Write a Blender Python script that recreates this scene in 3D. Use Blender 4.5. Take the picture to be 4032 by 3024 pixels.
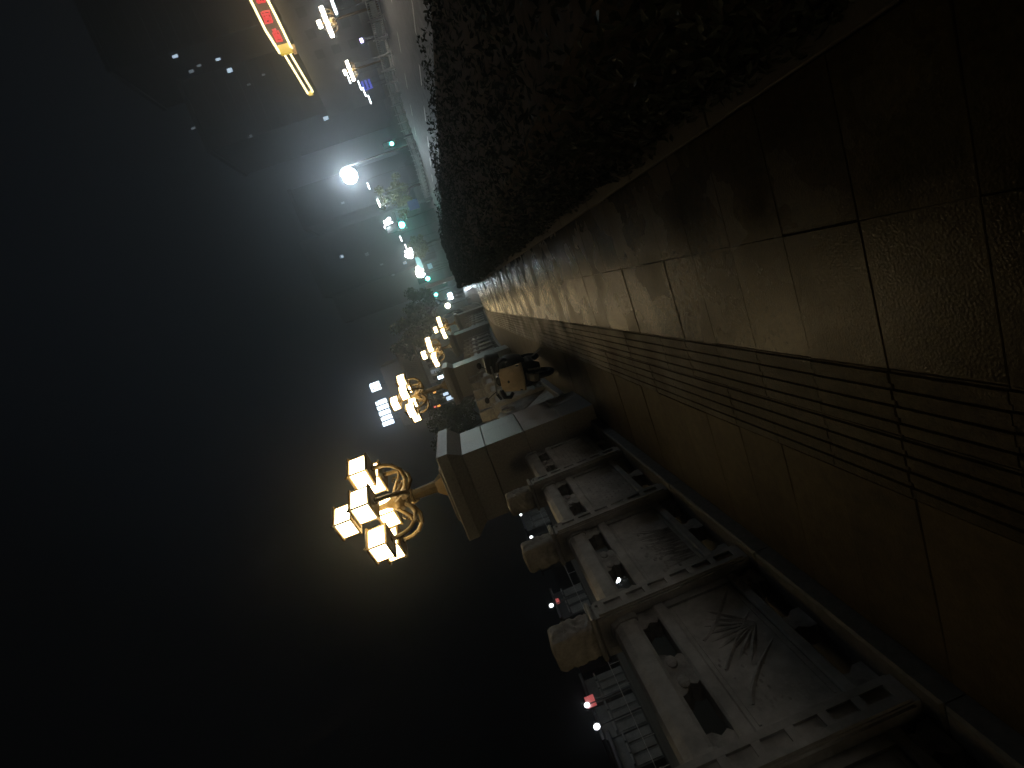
import bpy, bmesh, math, random
from mathutils import Vector, Matrix, noise

random.seed(7)
PI = math.pi
scene = bpy.context.scene
for o in list(bpy.data.objects):
    bpy.data.objects.remove(o)
col = scene.collection

# ------------------------------------------------------------------ camera
CAM = Vector((0.0, 0.0, 1.3))
YAW, PITCH, ROLL = math.radians(11.09), math.radians(-3.845), math.radians(20.7)
FPX = 1950.0                                    # focal length in pixels of a 4032 wide frame
fw = Vector((-math.sin(YAW) * math.cos(PITCH), math.cos(YAW) * math.cos(PITCH), math.sin(PITCH)))
rt = Vector((math.cos(YAW), math.sin(YAW), 0))
up = rt.cross(fw)
sr, cr = math.sin(ROLL), math.cos(ROLL)
cx = -sr * rt - cr * up                         # the phone was held on its side
cy = cr * rt - sr * up
cam_d = bpy.data.cameras.new('camera')
cam = bpy.data.objects.new('camera', cam_d)
col.objects.link(cam)
m = Matrix((cx, cy, -fw)).transposed().to_4x4()
m.translation = CAM
cam.matrix_world = m
cam_d.sensor_fit = 'HORIZONTAL'
cam_d.sensor_width = 36
cam_d.lens = 36 * FPX / 4032
cam_d.clip_start = 0.02
cam_d.clip_end = 2000
scene.camera = cam


def ray(x, y):
    dx, dy = x - 2016, y - 1512
    return fw * FPX + rt * (-sr * dx - cr * dy) + up * (-cr * dx + sr * dy)


def at(x, y, Y):
    v = ray(x, y)
    return CAM + v * (Y / v.y)


def at_x(x, y, X):
    v = ray(x, y)
    return CAM + v * (X / v.x)


def at_z(x, y, z):
    v = ray(x, y)
    return CAM + v * ((z - CAM.z) / v.z)


# ------------------------------------------------------------------ world, moon, exposure
W = bpy.data.worlds.new('World')
scene.world = W
W.use_nodes = True
nt = W.node_tree
nt.nodes.clear()
wo = nt.nodes.new('ShaderNodeOutputWorld')
bg = nt.nodes.new('ShaderNodeBackground')
bg2 = nt.nodes.new('ShaderNodeBackground')
add = nt.nodes.new('ShaderNodeAddShader')
sky = nt.nodes.new('ShaderNodeTexSky')
sky.sky_type = 'NISHITA'
sky.sun_disc = False
sky.sun_elevation = math.radians(-9)
sky.sun_rotation = math.radians(20)
nt.links.new(sky.outputs[0], bg.inputs[0])
bg.inputs[1].default_value = 0.004
# city glow: brightest low over the town ahead, fading towards the zenith and away from the town
geo = nt.nodes.new('ShaderNodeNewGeometry')
dot = nt.nodes.new('ShaderNodeVectorMath'); dot.operation = 'DOT_PRODUCT'
dot.inputs[1].default_value = Vector((-0.20, -0.97, -0.10)).normalized()
nt.links.new(geo.outputs['Incoming'], dot.inputs[0])
ramp = nt.nodes.new('ShaderNodeValToRGB')
ramp.color_ramp.interpolation = 'EASE'
e = ramp.color_ramp.elements
e[0].position = 0.25; e[0].color = (0.0004, 0.0004, 0.0004, 1)
e[1].position = 1.0; e[1].color = (0.0030, 0.0040, 0.0055, 1)
n_ = e.new(0.70); n_.color = (0.0012, 0.0013, 0.0015, 1)
nt.links.new(dot.outputs['Value'], ramp.inputs[0])
nt.links.new(ramp.outputs[0], bg2.inputs[0])
bg2.inputs[1].default_value = 1.0
nt.links.new(bg.outputs[0], add.inputs[0])
nt.links.new(bg2.outputs[0], add.inputs[1])
nt.links.new(add.outputs[0], wo.inputs[0])

sun_d = bpy.data.lights.new('moon', 'SUN')
sun_d.energy = 0.004
sun_d.angle = math.radians(0.5)
sun_d.color = (0.85, 0.92, 1.0)
sun = bpy.data.objects.new('moon', sun_d)
sun.rotation_euler = (math.radians(40), 0, math.radians(150))
col.objects.link(sun)

scene.render.engine = 'CYCLES'
scene.cycles.use_denoising = True
scene.cycles.max_bounces = 4
scene.cycles.diffuse_bounces = 2
scene.cycles.glossy_bounces = 2
scene.cycles.volume_bounces = 0
scene.cycles.transparent_max_bounces = 6
scene.cycles.sample_clamp_indirect = 3.0
scene.cycles.use_light_tree = True
vs = scene.view_settings
vs.view_transform = 'Standard'
vs.look = 'None'
vs.exposure = 0.0
vs.gamma = 1.0
vs.use_curve_mapping = False


# ------------------------------------------------------------------ materials
def mat(name, c, rough=0.6, metal=0.0, var=0.25, scale=8.0, bump=0.0, bscale=60.0, coord='Object', rnd=0.0,
        spec=0.5, rvar=0.0, rscale=None, stain=0.0, emit=None, estr=0.0):
    M = bpy.data.materials.new(name)
    M.use_nodes = True
    t = M.node_tree
    b = t.nodes['Principled BSDF']
    b.inputs['Roughness'].default_value = rough
    b.inputs['Metallic'].default_value = metal
    b.inputs['Specular IOR Level'].default_value = spec
    if coord == 'World':
        g = t.nodes.new('ShaderNodeNewGeometry'); src = g.outputs['Position']
    else:
        g = t.nodes.new('ShaderNodeTexCoord'); src = g.outputs['Object']
    nz = t.nodes.new('ShaderNodeTexNoise')
    nz.inputs['Scale'].default_value = scale
    nz.inputs['Detail'].default_value = 6
    nz.inputs['Roughness'].default_value = 0.65
    t.links.new(src, nz.inputs['Vector'])
    r = t.nodes.new('ShaderNodeValToRGB')
    lo = tuple(x * (1 - var) for x in c) + (1,)
    hi = tuple(min(1, x * (1 + var)) for x in c) + (1,)
    r.color_ramp.elements[0].position = 0.3; r.color_ramp.elements[0].color = lo
    r.color_ramp.elements[1].position = 0.7; r.color_ramp.elements[1].color = hi
    t.links.new(nz.outputs['Fac'], r.inputs[0])
    out = r.outputs[0]
    if stain:
        ns = t.nodes.new('ShaderNodeTexNoise'); ns.inputs['Scale'].default_value = 2.3
        ns.inputs['Detail'].default_value = 7; ns.inputs['Roughness'].default_value = 0.7
        t.links.new(src, ns.inputs['Vector'])
        ms = t.nodes.new('ShaderNodeMapRange')
        ms.inputs['From Min'].default_value = 0.38; ms.inputs['From Max'].default_value = 0.87
        ms.inputs['To Min'].default_value = 1 - stain; ms.inputs['To Max'].default_value = 1 + stain * .5
        t.links.new(ns.outputs['Fac'], ms.inputs['Value'])
        vs_ = t.nodes.new('ShaderNodeVectorMath'); vs_.operation = 'SCALE'
        t.links.new(out, vs_.inputs[0]); t.links.new(ms.outputs[0], vs_.inputs['Scale'])
        out = vs_.outputs[0]
    if rnd:
        oi = t.nodes.new('ShaderNodeObjectInfo')
        mr = t.nodes.new('ShaderNodeMapRange')
        mr.inputs['To Min'].default_value = 1 - rnd
        mr.inputs['To Max'].default_value = 1 + rnd
        t.links.new(oi.outputs['Random'], mr.inputs['Value'])
        vm = t.nodes.new('ShaderNodeVectorMath'); vm.operation = 'SCALE'
        t.links.new(out, vm.inputs[0]); t.links.new(mr.outputs[0], vm.inputs['Scale'])
        out = vm.outputs[0]
    t.links.new(out, b.inputs['Base Color'])
    if rvar:
        mr = t.nodes.new('ShaderNodeMapRange')
        mr.inputs['To Min'].default_value = max(0.05, rough - rvar)
        mr.inputs['To Max'].default_value = min(1, rough + rvar)
        nz3 = t.nodes.new('ShaderNodeTexNoise'); nz3.inputs['Scale'].default_value = rscale or scale * 0.4
        nz3.inputs['Detail'].default_value = 4
        t.links.new(src, nz3.inputs['Vector'])
        t.links.new(nz3.outputs['Fac'], mr.inputs['Value'])
        mr.inputs['From Min'].default_value = 0.3; mr.inputs['From Max'].default_value = 0.7
        t.links.new(mr.outputs[0], b.inputs['Roughness'])
    if bump:
        nb = t.nodes.new('ShaderNodeTexNoise'); nb.inputs['Scale'].default_value = bscale
        nb.inputs['Detail'].default_value = 5
        t.links.new(src, nb.inputs['Vector'])
        bp = t.nodes.new('ShaderNodeBump'); bp.inputs['Strength'].default_value = bump
        bp.inputs['Distance'].default_value = 0.01
        t.links.new(nb.outputs['Fac'], bp.inputs['Height'])
        t.links.new(bp.outputs[0], b.inputs['Normal'])
    if emit:
        b.inputs['Emission Color'].default_value = emit + (1,)
        b.inputs['Emission Strength'].default_value = estr
    return M


def glow(name, c, s):
    return mat(name, (0.6, 0.6, 0.6), 0.4, emit=c, estr=s, var=0.02)


M_slab = mat('granite_paving', (0.058, 0.046, 0.019), 0.25, spec=0.17, var=0.4, scale=34, bump=0.20, bscale=120, coord='World', rnd=0.10, rvar=0.15, rscale=2.2, stain=0.45)
M_tact = mat('tactile_paving', (0.066, 0.052, 0.024), 0.45, spec=0.18, var=0.4, scale=34, bump=0.4, bscale=110, coord='World', rnd=0.12, rvar=0.15, rscale=2.5, stain=0.45)
M_smooth = mat('polished_paving', (0.105, 0.081, 0.038), 0.6, spec=0.25, stain=0.4, var=0.25, scale=14, bump=0.3, bscale=80, coord='World', rnd=0.1)
M_mortar = mat('joint_mortar', (0.035, 0.028, 0.02), 0.9, coord='World')
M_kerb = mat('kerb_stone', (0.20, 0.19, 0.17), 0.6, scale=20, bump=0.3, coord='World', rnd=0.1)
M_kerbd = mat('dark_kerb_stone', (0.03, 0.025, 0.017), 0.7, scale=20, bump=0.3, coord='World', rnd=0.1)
M_stone = mat('carved_white_stone', (0.45, 0.445, 0.43), 0.6, var=0.3, scale=7, bump=0.4, bscale=45, rnd=0.06)
M_relief = mat('carved_relief_stone', (0.38, 0.37, 0.355), 0.7, var=0.4, scale=12, bump=0.5, bscale=60)
M_ped = mat('grey_granite', (0.35, 0.345, 0.335), 0.42, var=0.25, scale=40, bump=0.12, bscale=90, rnd=0.05)
M_gold = mat('gold_painted_metal', (0.20, 0.135, 0.045), 0.45, 0.3, var=0.3, scale=12, bump=0.15)
M_lant = glow('lantern_glass', (1.0, 0.75, 0.39), 14.5)
M_lant_far = glow('white_lantern_glass', (1.0, 0.90, 0.76), 42)
M_leaf = mat('hedge_leaf', (0.030, 0.036, 0.026), 0.65, var=0.5, scale=9, coord='World', spec=0.12)
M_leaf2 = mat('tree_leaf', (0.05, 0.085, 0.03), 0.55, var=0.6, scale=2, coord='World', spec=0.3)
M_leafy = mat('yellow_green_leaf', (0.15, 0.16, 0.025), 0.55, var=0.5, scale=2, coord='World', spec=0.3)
M_bark = mat('bark', (0.06, 0.045, 0.03), 0.9, scale=12, bump=0.6, bscale=20)
M_soil = mat('soil', (0.035, 0.028, 0.02), 0.95, coord='World')
M_asph = mat('asphalt', (0.04, 0.04, 0.042), 0.62, var=0.35, scale=6, bump=0.2, bscale=30, coord='World', rvar=0.1)
M_ground = mat('ground', (0.06, 0.06, 0.055), 0.85, scale=0.6, coord='World')
M_paint = mat('road_paint', (0.6, 0.6, 0.58), 0.5, scale=4, coord='World')
M_wmetal = mat('white_painted_metal', (0.80, 0.80, 0.80), 0.35, 0.0, scale=10, bump=0.05)
M_gmetal = mat('grey_metal', (0.22, 0.23, 0.24), 0.4, 0.5, scale=10)
M_black = mat('black_plastic', (0.02, 0.02, 0.022), 0.35, scale=10)
M_rubber = mat('rubber', (0.018, 0.018, 0.018), 0.8)
M_chrome = mat('chrome', (0.6, 0.6, 0.6), 0.12, 1.0, var=0.05)
M_tan = mat('tan_cover_fabric', (0.60, 0.48, 0.32), 0.6, var=0.15, scale=14, bump=0.4, bscale=30)
M_wall = mat('dark_wall', (0.10, 0.10, 0.11), 0.8, scale=0.7)
M_wall2 = mat('pale_wall', (0.42, 0.43, 0.43), 0.75, var=0.35, scale=0.9)
M_shop = mat('dim_shop_wall', (0.24, 0.25, 0.25), 0.75, var=0.5, scale=0.9)
M_tower = mat('dark_tower_wall', (0.03, 0.03, 0.033), 0.85, scale=0.5)
M_tile = mat('roof_tile', (0.20, 0.16, 0.12), 0.7, scale=3, bump=0.5, bscale=6)
M_glassd = mat('dark_window_glass', (0.03, 0.035, 0.04), 0.15)
M_water = mat('river_water', (0.006, 0.009, 0.010), 0.10, var=0.1, bump=0.35, bscale=1.3, coord='World')
E_white = glow('white_led', (0.93, 0.97, 1.0), 18)
E_mast = glow('floodlight', (0.80, 0.93, 1.0), 105)
E_win = glow('lit_window', (0.62, 0.80, 1.0), 1.3)
E_wind = glow('dim_lit_window', (0.55, 0.68, 0.8), 0.30)
E_red = glow('red_letter', (0.9, 0.002, 0.03), 1.5)
E_neon = glow('warm_neon_tube', (1.0, 0.78, 0.36), 4.5)
E_yel = glow('yellow_lit_box', (1.0, 0.66, 0.02), 0.9)
E_orange = glow('orange_lit_box', (0.9, 0.35, 0.05), 0.4)
E_bluew = glow('blue_white_letter', (0.72, 0.86, 1.0), 7)
E_blue = glow('blue_sign', (0.03, 0.06, 0.9), 0.75)
E_green = glow('green_signal', (0.08, 1.0, 0.75), 60)
E_cyan = glow('cyan_sign', (0.02, 0.62, 0.75), 0.9)
E_redl = glow('red_light', (1.0, 0.12, 0.10), 1.2)
E_orl = glow('orange_light', (1.0, 0.38, 0.05), 1.5)
E_quay = glow('quay_lamp_glass', (0.93, 0.97, 1.0), 4)
E_warm = glow('warm_globe', (1.0, 0.92, 0.72), 30)


for m_ in (E_win, E_wind, E_red, E_yel, E_orange, E_blue, E_cyan, E_redl, E_orl):
    m_.cycles.emission_sampling = 'NONE'


# ------------------------------------------------------------------ mesh helpers
class MB:
    def __init__(s):
        s.v = []; s.f = []

    def face(s, pts):
        n = len(s.v); s.v += [tuple(p) for p in pts]; s.f.append(list(range(n, n + len(pts)))); return s

    def hexa(s, p):                       # p: 8 points, bottom 4 ccw then top 4
        n = len(s.v); s.v += [tuple(q) for q in p]
        for f in ((3, 2, 1, 0), (4, 5, 6, 7), (0, 1, 5, 4), (1, 2, 6, 5), (2, 3, 7, 6), (3, 0, 4, 7)):
            s.f.append([n + i for i in f])
        return s

    def box(s, x0, x1, y0, y1, z0, z1):
        return s.hexa([(x0, y0, z0), (x1, y0, z0), (x1, y1, z0), (x0, y1, z0),
                       (x0, y0, z1), (x1, y0, z1), (x1, y1, z1), (x0, y1, z1)])

    def cbox(s, x0, x1, y0, y1, z0, z1, c=0.01, bot=False):   # box with chamfered top (and bottom)
        rings = []
        if bot:
            rings.append((c, z0))
            rings.append((0, z0 + c))
        else:
            rings.append((0, z0))
        rings += [(0, z1 - c), (c, z1)]
        n = len(s.v)
        for d, z in rings:
            s.v += [(x0 + d, y0 + d, z), (x1 - d, y0 + d, z), (x1 - d, y1 - d, z), (x0 + d, y1 - d, z)]
        s.f.append([n + 3, n + 2, n + 1, n])
        for k in range(len(rings) - 1):
            a = n + 4 * k
            for i in range(4):
                j = (i + 1) % 4
                s.f.append([a + i, a + j, a + 4 + j, a + 4 + i])
        a = n + 4 * (len(rings) - 1)
        s.f.append([a, a + 1, a + 2, a + 3])
        return s

    def bar(s, a, b, w, h=None, upv=(0, 0, 1)):       # box beam from a to b
        a, b = Vector(a), Vector(b); h = h or w
        d = (b - a).normalized(); u = Vector(upv)
        if abs(d.dot(u)) > 0.98: u = Vector((1, 0, 0))
        x = d.cross(u).normalized() * (w / 2); y = x.cross(d).normalized() * (h / 2)
        return s.hexa([a - x - y, a + x - y, b + x - y, b - x - y, a - x + y, a + x + y, b + x + y, b - x + y])

    def tube(s, pts, r, n=8, cap=True):
        pts = [Vector(p) for p in pts]
        rs = r if isinstance(r, (list, tuple)) else [r] * len(pts)
        base = len(s.v); px = None
        for i, p in enumerate(pts):
            d = (pts[min(i + 1, len(pts) - 1)] - pts[max(i - 1, 0)]).normalized()
            if px is None:
                u = Vector((0, 0, 1)) if abs(d.z) < 0.9 else Vector((1, 0, 0))
                px = d.cross(u).normalized()
            else:
                px = (px - d * px.dot(d)).normalized()
            py = d.cross(px)
            for k in range(n):
                a = 2 * PI * k / n
                s.v.append(tuple(p + (px * math.cos(a) + py * math.sin(a)) * rs[i]))
        for i in range(len(pts) - 1):
            for k in range(n):
                k2 = (k + 1) % n
                s.f.append([base + i * n + k, base + i * n + k2, base + (i + 1) * n + k2, base + (i + 1) * n + k])
        if cap:
            s.f.append([base + k for k in range(n)][::-1])
            s.f.append([base + (len(pts) - 1) * n + k for k in range(n)])
        return s

    def lathe(s, prof, c=(0, 0, 0), n=16, sq=False):     # prof: (r, z)
        base = len(s.v)
        for r, z in prof:
            for k in range(n):
                a = 2 * PI * (k + 0.5) / n
                s.v.append((c[0] + r * math.cos(a), c[1] + r * math.sin(a), c[2] + z))
        for i in range(len(prof) - 1):
            for k in range(n):
                k2 = (k + 1) % n
                s.f.append([base + i * n + k, base + i * n + k2, base + (i + 1) * n + k2, base + (i + 1) * n + k])
        s.f.append([base + k for k in range(n)][::-1])
        s.f.append([base + (len(prof) - 1) * n + k for k in range(n)])
        return s

    def ball(s, c, rx, ry=None, rz=None, n=12, m_=8):
        ry = ry or rx; rz = rz or rx
        prof = [(max(1e-3, math.sin(PI * i / m_)), -math.cos(PI * i / m_)) for i in range(m_ + 1)]
        b = len(s.v)
        s.lathe(prof, (0, 0, 0), n)
        for i in range(b, len(s.v)):
            x, y, z = s.v[i]; s.v[i] = (c[0] + x * rx, c[1] + y * ry, c[2] + z * rz)
        return s

    def prism(s, poly, z0, z1, axis='z', off=(0, 0, 0)):   # polygon extruded along axis
        def P(a, b, h):
            if axis == 'z': return (a + off[0], b + off[1], h + off[2])
            if axis == 'x': return (h + off[0], a + off[1], b + off[2])
            return (a + off[0], h + off[1], b + off[2])
        n = len(s.v); k = len(poly)
        s.v += [P(a, b, z0) for a, b in poly] + [P(a, b, z1) for a, b in poly]
        s.f.append([n + i for i in range(k)][::-1]); s.f.append([n + k + i for i in range(k)])
        for i in range(k):
            j = (i + 1) % k
            s.f.append([n + i, n + j, n + k + j, n + k + i])
        return s

    def mesh(s, name, mt, smooth=False):
        me = bpy.data.meshes.new(name)
        me.from_pydata(s.v, [], s.f)
        bm = bmesh.new(); bm.from_mesh(me)
        bmesh.ops.recalc_face_normals(bm, faces=bm.faces)
        bm.to_mesh(me); bm.free()
        if smooth:
            for p in me.polygons: p.use_smooth = True
            try: me.set_sharp_from_angle(angle=math.radians(40))
            except Exception: pass
        me.materials.append(mt)
        return me

    def build(s, name, mt, parent=None, smooth=False, loc=None, rz=0):
        return obj(name, s.mesh(name, mt, smooth), parent, loc, rz)


def obj(name, me, parent=None, loc=None, rz=0):
    o = bpy.data.objects.new(name, me)
    col.objects.link(o)
    if parent: o.parent = parent
    if loc is not None: o.location = loc
    if rz: o.rotation_euler.z = rz
    return o


def tag(o, label, cat, group=None):
    o['label'] = label; o['category'] = cat
    if group: o['group'] = group
    return o


def thing(name, label, cat, loc=(0, 0, 0), rz=0, group=None):
    o = bpy.data.objects.new(name, None)
    col.objects.link(o)
    o.location = loc; o.rotation_euler.z = rz
    o.empty_display_size = 0.2
    return tag(o, label, cat, group)


def struct(o, kind='structure'):
    o['kind'] = kind
    return o


def copy_tree(o, parent=None):
    c = o.copy(); col.objects.link(c); c.parent = parent
    for ch in list(o.children):
        copy_tree(ch, c)
    return c


def sstep(t):
    t = max(0.0, min(1.0, t)); return t * t * (3 - 2 * t)


def gz(y): return -1.2 * sstep((y - 16) / 24)            # the walk dips to street level ahead
def gx(y): return 1.3 * sstep((y - 16) / 28)             # and bears a little right
def wp(x, y, z): return (x + gx(y), y, z + gz(y))
def rz_(y): return -1.2 - 0.75 * sstep((y - 42) / 24) - 0.55 * sstep((y - 64) / 30)   # street level


# ------------------------------------------------------------------ setting
mb = MB()
ys = [-60, -20, 0, 10, 20, 30, 38, 42, 46, 50, 54, 58, 62, 66, 72, 80, 90, 100, 140, 220, 400]
for i in range(len(ys) - 1):
    a, b = ys[i], ys[i + 1]
    x0 = 4.2 + gx(a) if b <= 58 else -400
    x0b = 4.2 + gx(b) if b <= 58 else -400
    mb.face([(x0, a, rz_(a)), (400, a, rz_(a)), (400, b, rz_(b)), (x0b, b, rz_(b))])
    if b <= 58:
        mb.face([(-400, a, -1.4), (-27, a, -1.4), (-27, b, -1.4), (-400, b, -1.4)])
struct(mb.build('ground', M_ground))
mb = MB()
for i in range(len(ys) - 1):
    a, b = ys[i], ys[i + 1]
    mb.face([(5 + gx(a), a, rz_(a) + .006), (28, a, rz_(a) + .006), (28, b, rz_(b) + .006), (5 + gx(b), b, rz_(b) + .006)])
road = struct(mb.build('road', M_asph))
for k in range(26):
    y = 14 + k * 4.5
    for x in (9.6, 13.2, 20.0, 23.5):
        if x - 9 < y * .55 and x > .3 * y - 8:
            MB().face([(x, y, rz_(y) + .012), (x + .15, y, rz_(y) + .012), (x + .15, y + 2, rz_(y + 2) + .012), (x, y + 2, rz_(y + 2) + .012)]).build('lane_marking', M_paint, road)
struct(MB().face([(-27, -60, -3.4), (-2.45, -60, -3.4), (-2.45, 58, -3.4), (-27, 58, -3.4)]).build('river', M_water))
rw = struct(MB().box(-28.3, -27.05, -60, 60, -4.4, -1.32).build('river_wall', M_kerb))
for k in range(-4, 12):
    MB().cbox(-27.9, -26.95, k * 5 + .01, k * 5 + 4.99, -1.318, -1.2, .02).build('coping_stone', M_kerb, rw)
# embankment under the walk (its top is the joint bed between the slabs)
mb = MB()
pys = [-3 + k * 1.5 for k in range(44)]
for i in range(len(pys) - 1):
    a, b = pys[i], pys[i + 1]
    L = [(-2.44, -4), (-2.44, -.012), (.31, -.012), (.31, -.012), (2.45, -.012), (4.3, 0)]
    def row(y):
        r = [wp(-2.44, y, 0)[:2] + (-4,), wp(-2.44, y, -.014), wp(2.5, y, -.014)]
        x = 4.3 + gx(y); r.append((x, y, rz_(y) - .05)); return r
    ra, rb = row(a), row(b)
    for k in range(3):
        mb.face([ra[k], ra[k + 1], rb[k + 1], rb[k]])
mb.face([wp(-2.44, 61.5, 0)[:2] + (-4,), wp(-2.44, 61.5, -.014), wp(2.5, 61.5, -.014), wp(2.5, 61.5, 0)[:2] + (-4,)])
pave = struct(mb.build('pavement', M_mortar))

# slabs: 0.36 m deep rows, a wide joint every sixth row
ROW, Y0 = 0.36, 0.38 - 0.36
NR = 36


def slab_mesh(w, name, mt, wide, ridges=0):
    g = 0.0005 if w > .7 else 0.0011
    m_ = MB()
    lo = 0.005 if wide else g
    if not ridges:
        m_.cbox(g, w - g, lo, ROW - g, -.03, 0, .0014)
    else:
        m_.cbox(g, w - g, lo, ROW - g, -.03, -.001, .002)
        pitch = w / ridges
        for k in range(ridges):
            x = pitch * (k + .5)
            h = pitch * .37
            for seg in range(1):
                ya, yb = lo, ROW - g
                m_.hexa([(x - h, ya, -.002), (x + h, ya, -.002), (x + h, yb, -.002), (x - h, yb, -.002),
                         (x - h + .005, ya + .001, .007), (x + h - .005, ya + .001, .007),
                         (x + h - .005, yb - .001, .007), (x - h + .005, yb - .001, .007)])
    return m_.mesh(name, mt)


cols_ = [(-.19, .5, 'paving_slab', M_slab, 0), (-.69, .5, 'paving_slab', M_slab, 0),
         (-.94, .25, 'tactile_tile', M_tact, 4), (-1.19, .25, 'tactile_tile', M_tact, 4),
         (-1.995, .805, 'paving_slab', M_smooth, 0)]
for x, w, nm, mt, rd in cols_:
    mw = slab_mesh(w, nm, mt, True, rd); mn = slab_mesh(w, nm, mt, False, rd)
    for r in range(NR):
        y = Y0 + r * ROW
        o = obj(nm, mw if (r - 4) % 6 == 0 else mn, pave,
                (x + random.uniform(-.0015, .0015), y, random.uniform(-.0015, .0015)))
        o.rotation_euler = (random.uniform(-.003, .003), random.uniform(-.003, .003), random.uniform(-.003, .003))
# far rows: joints and ridges still cut, as joined strips
YF = Y0 + NR * ROW
mb = MB(); mt_ = MB(); ms_ = MB()


def wslab(m_, x0, x1, y0, y1, z0, z1):
    m_.hexa([wp(x0, y0, z0), wp(x1, y0, z0), wp(x1, y1, z0), wp(x0, y1, z0),
             wp(x0, y0, z1), wp(x1, y0, z1), wp(x1, y1, z1), wp(x0, y1, z1)])


k = 0
y = YF
while y < 60:
    y1 = y + ROW
    wslab(mb, .31 - .498, .308, y + .002, y1 - .002, -.03, 0)
    wslab(mb, -.688, -.192, y + .002, y1 - .002, -.03, 0)
    wslab(ms_, -1.995, -1.192, y + .002, y1 - .002, -.03, 0)
    y = y1
y = YF
while y < 60:
    for q in range(8):
        xa = -1.19 + q * .0625
        wslab(mt_, xa + .010, xa + .0525, y + .002, min(60, y + .71), -.03, .006)
    wslab(mt_, -1.19, -.69, y + .002, y + .71, -.03, -.001)
    y += .72
for m_, nm, mtl in ((mb, 'distant_paving_slabs', M_slab), (mt_, 'distant_tactile_tiles', M_tact), (ms_, 'distant_edge_slabs', M_smooth)):
    struct(m_.build(nm, mtl, pave), 'stuff')

# kerb stones between slabs and hedge
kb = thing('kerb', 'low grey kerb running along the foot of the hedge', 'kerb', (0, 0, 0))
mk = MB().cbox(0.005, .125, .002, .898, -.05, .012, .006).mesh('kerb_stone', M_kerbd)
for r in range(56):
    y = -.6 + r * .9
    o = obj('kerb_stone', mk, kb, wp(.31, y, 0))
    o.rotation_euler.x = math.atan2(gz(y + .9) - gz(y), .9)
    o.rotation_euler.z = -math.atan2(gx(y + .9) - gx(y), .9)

# ------------------------------------------------------------------ hedge
hd = thing('hedge', 'broad dark clipped hedge between the paved walk and the street', 'hedge', (0, 0, 0))
mb = MB()
hy = [-2.5 + k * 1.5 for k in range(25)]
for i in range(len(hy) - 1):
    a, b = hy[i], hy[i + 1]
    mb.hexa([wp(.62, a, -.01), wp(2.2, a, -.01), wp(2.2, b, -.01), wp(.62, b, -.01),
             wp(.66, a, .60), wp(2.1, a, .62), wp(2.1, b, .62), wp(.66, b, .60)])
mb.build('hedge_core', M_bark, hd)  # solid dark core added inside the leaves to block light
mb = MB()
rr = random.Random(3)


def hedge_top(x, y): return .70 + .07 * noise.noise(Vector((x * 1.3, y * 1.1, 0))) + .05 * noise.noise(Vector((x * 4, y * 4, 3)))
def hedge_front(y, z): return .41 + .07 * noise.noise(Vector((y * 1.6, z * 2.5, 9))) - .05 * (1 - z)


NL = 52000
for i in range(NL):
    y = -2.3 + 35.2 * (rr.random() ** 1.9)
    if rr.random() < .55:
        x = rr.uniform(.50, 2.2); z = hedge_top(x, y) - abs(rr.gauss(0, .05)); nv = Vector((0, 0, 1))
    else:
        z = rr.uniform(.02, .74) ; x = hedge_front(y, z) + abs(rr.gauss(0, .05)); nv = Vector((-1, 0, .3))
    nv = (nv + Vector((rr.gauss(0, .55), rr.gauss(0, .55), rr.gauss(0, .55)))).normalized()
    t1 = nv.cross(Vector((rr.gauss(0, 1), rr.gauss(0, 1), rr.gauss(0, 1)))).normalized()
    t2 = nv.cross(t1)
    far = 1 + max(0, y - 6) * .06
    s1, s2 = rr.uniform(.016, .034) * far, rr.uniform(.008, .014) * far
    c = Vector(wp(x, y, z))
    mb.face([c - t1 * s1, c - t2 * s2 + nv * .003, c + t1 * s1, c + t2 * s2 + nv * .003])
struct(mb.build('foliage', M_leaf, hd), 'stuff')

# ------------------------------------------------------------------ balustrade pieces (local origin: post front corner at plinth, y along the walk)
BAY = 1.145
PX0, PX1 = -2.35, -2.07
# post: local x 0 (front, towards the walk) to -.26, y 0..0.22, z 0 = plinth top (0.1)
mb = MB().cbox(-.28, 0, 0, .14, 0, 1.03, .012)
post_me = mb.mesh('post', M_stone)
FRET = [MB().box(0.0005, .014, .006, .040, .03, 1.0).mesh('fret_strip', M_stone), MB().box(0.0005, .014, .100, .134, .03, 1.0).mesh('fret_strip', M_stone)]
fret_bar = MB().box(0.0008, .0135, .0402, .0998, 0, .040).mesh('fret_bar', M_stone)
FRET2 = [MB().box(-.27, -.22, -.012, -.0005, .03, 1.0).mesh('side_strip', M_stone), MB().box(-.06, -.01, -.012, -.0005, .03, 1.0).mesh('side_strip', M_stone)]
mb = MB().cbox(-.292, .018, -.018, .158, 1.032, 1.062, .008, True)
neck_me = mb.mesh('neck_band', M_stone)
# cap: rounded square drum with carved cloud bumps
bm_ = MB()
nn, mm = 48, 22
for j in range(mm + 1):
    tz = j / mm
    z = 1.064 + .27 * tz
    rr0 = .108 + .004 * math.sin(tz * PI)
    if j == 0: rr0 = .10
    if j == mm: rr0 = .098
    for k in range(nn):
        a = 2 * PI * k / nn
        q = (abs(math.cos(a)) ** 9 + abs(math.sin(a)) ** 9) ** (-1 / 9)
        bump = 0.007 * math.sin(8 * a + 9 * math.sin(tz * 6)) * math.sin(tz * PI * 4) + .008 * noise.noise(Vector((math.cos(a) * 3, math.sin(a) * 3, tz * 5)))
        r = rr0 * q + (bump if 0 < j < mm else 0)
        bm_.v.append((-.145 + r * math.cos(a), .07 + .78 * r * math.sin(a), z))
for j in range(mm):
    for k in range(nn):
        k2 = (k + 1) % nn
        bm_.f.append([j * nn + k, j * nn + k2, (j + 1) * nn + k2, (j + 1) * nn + k])
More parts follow.
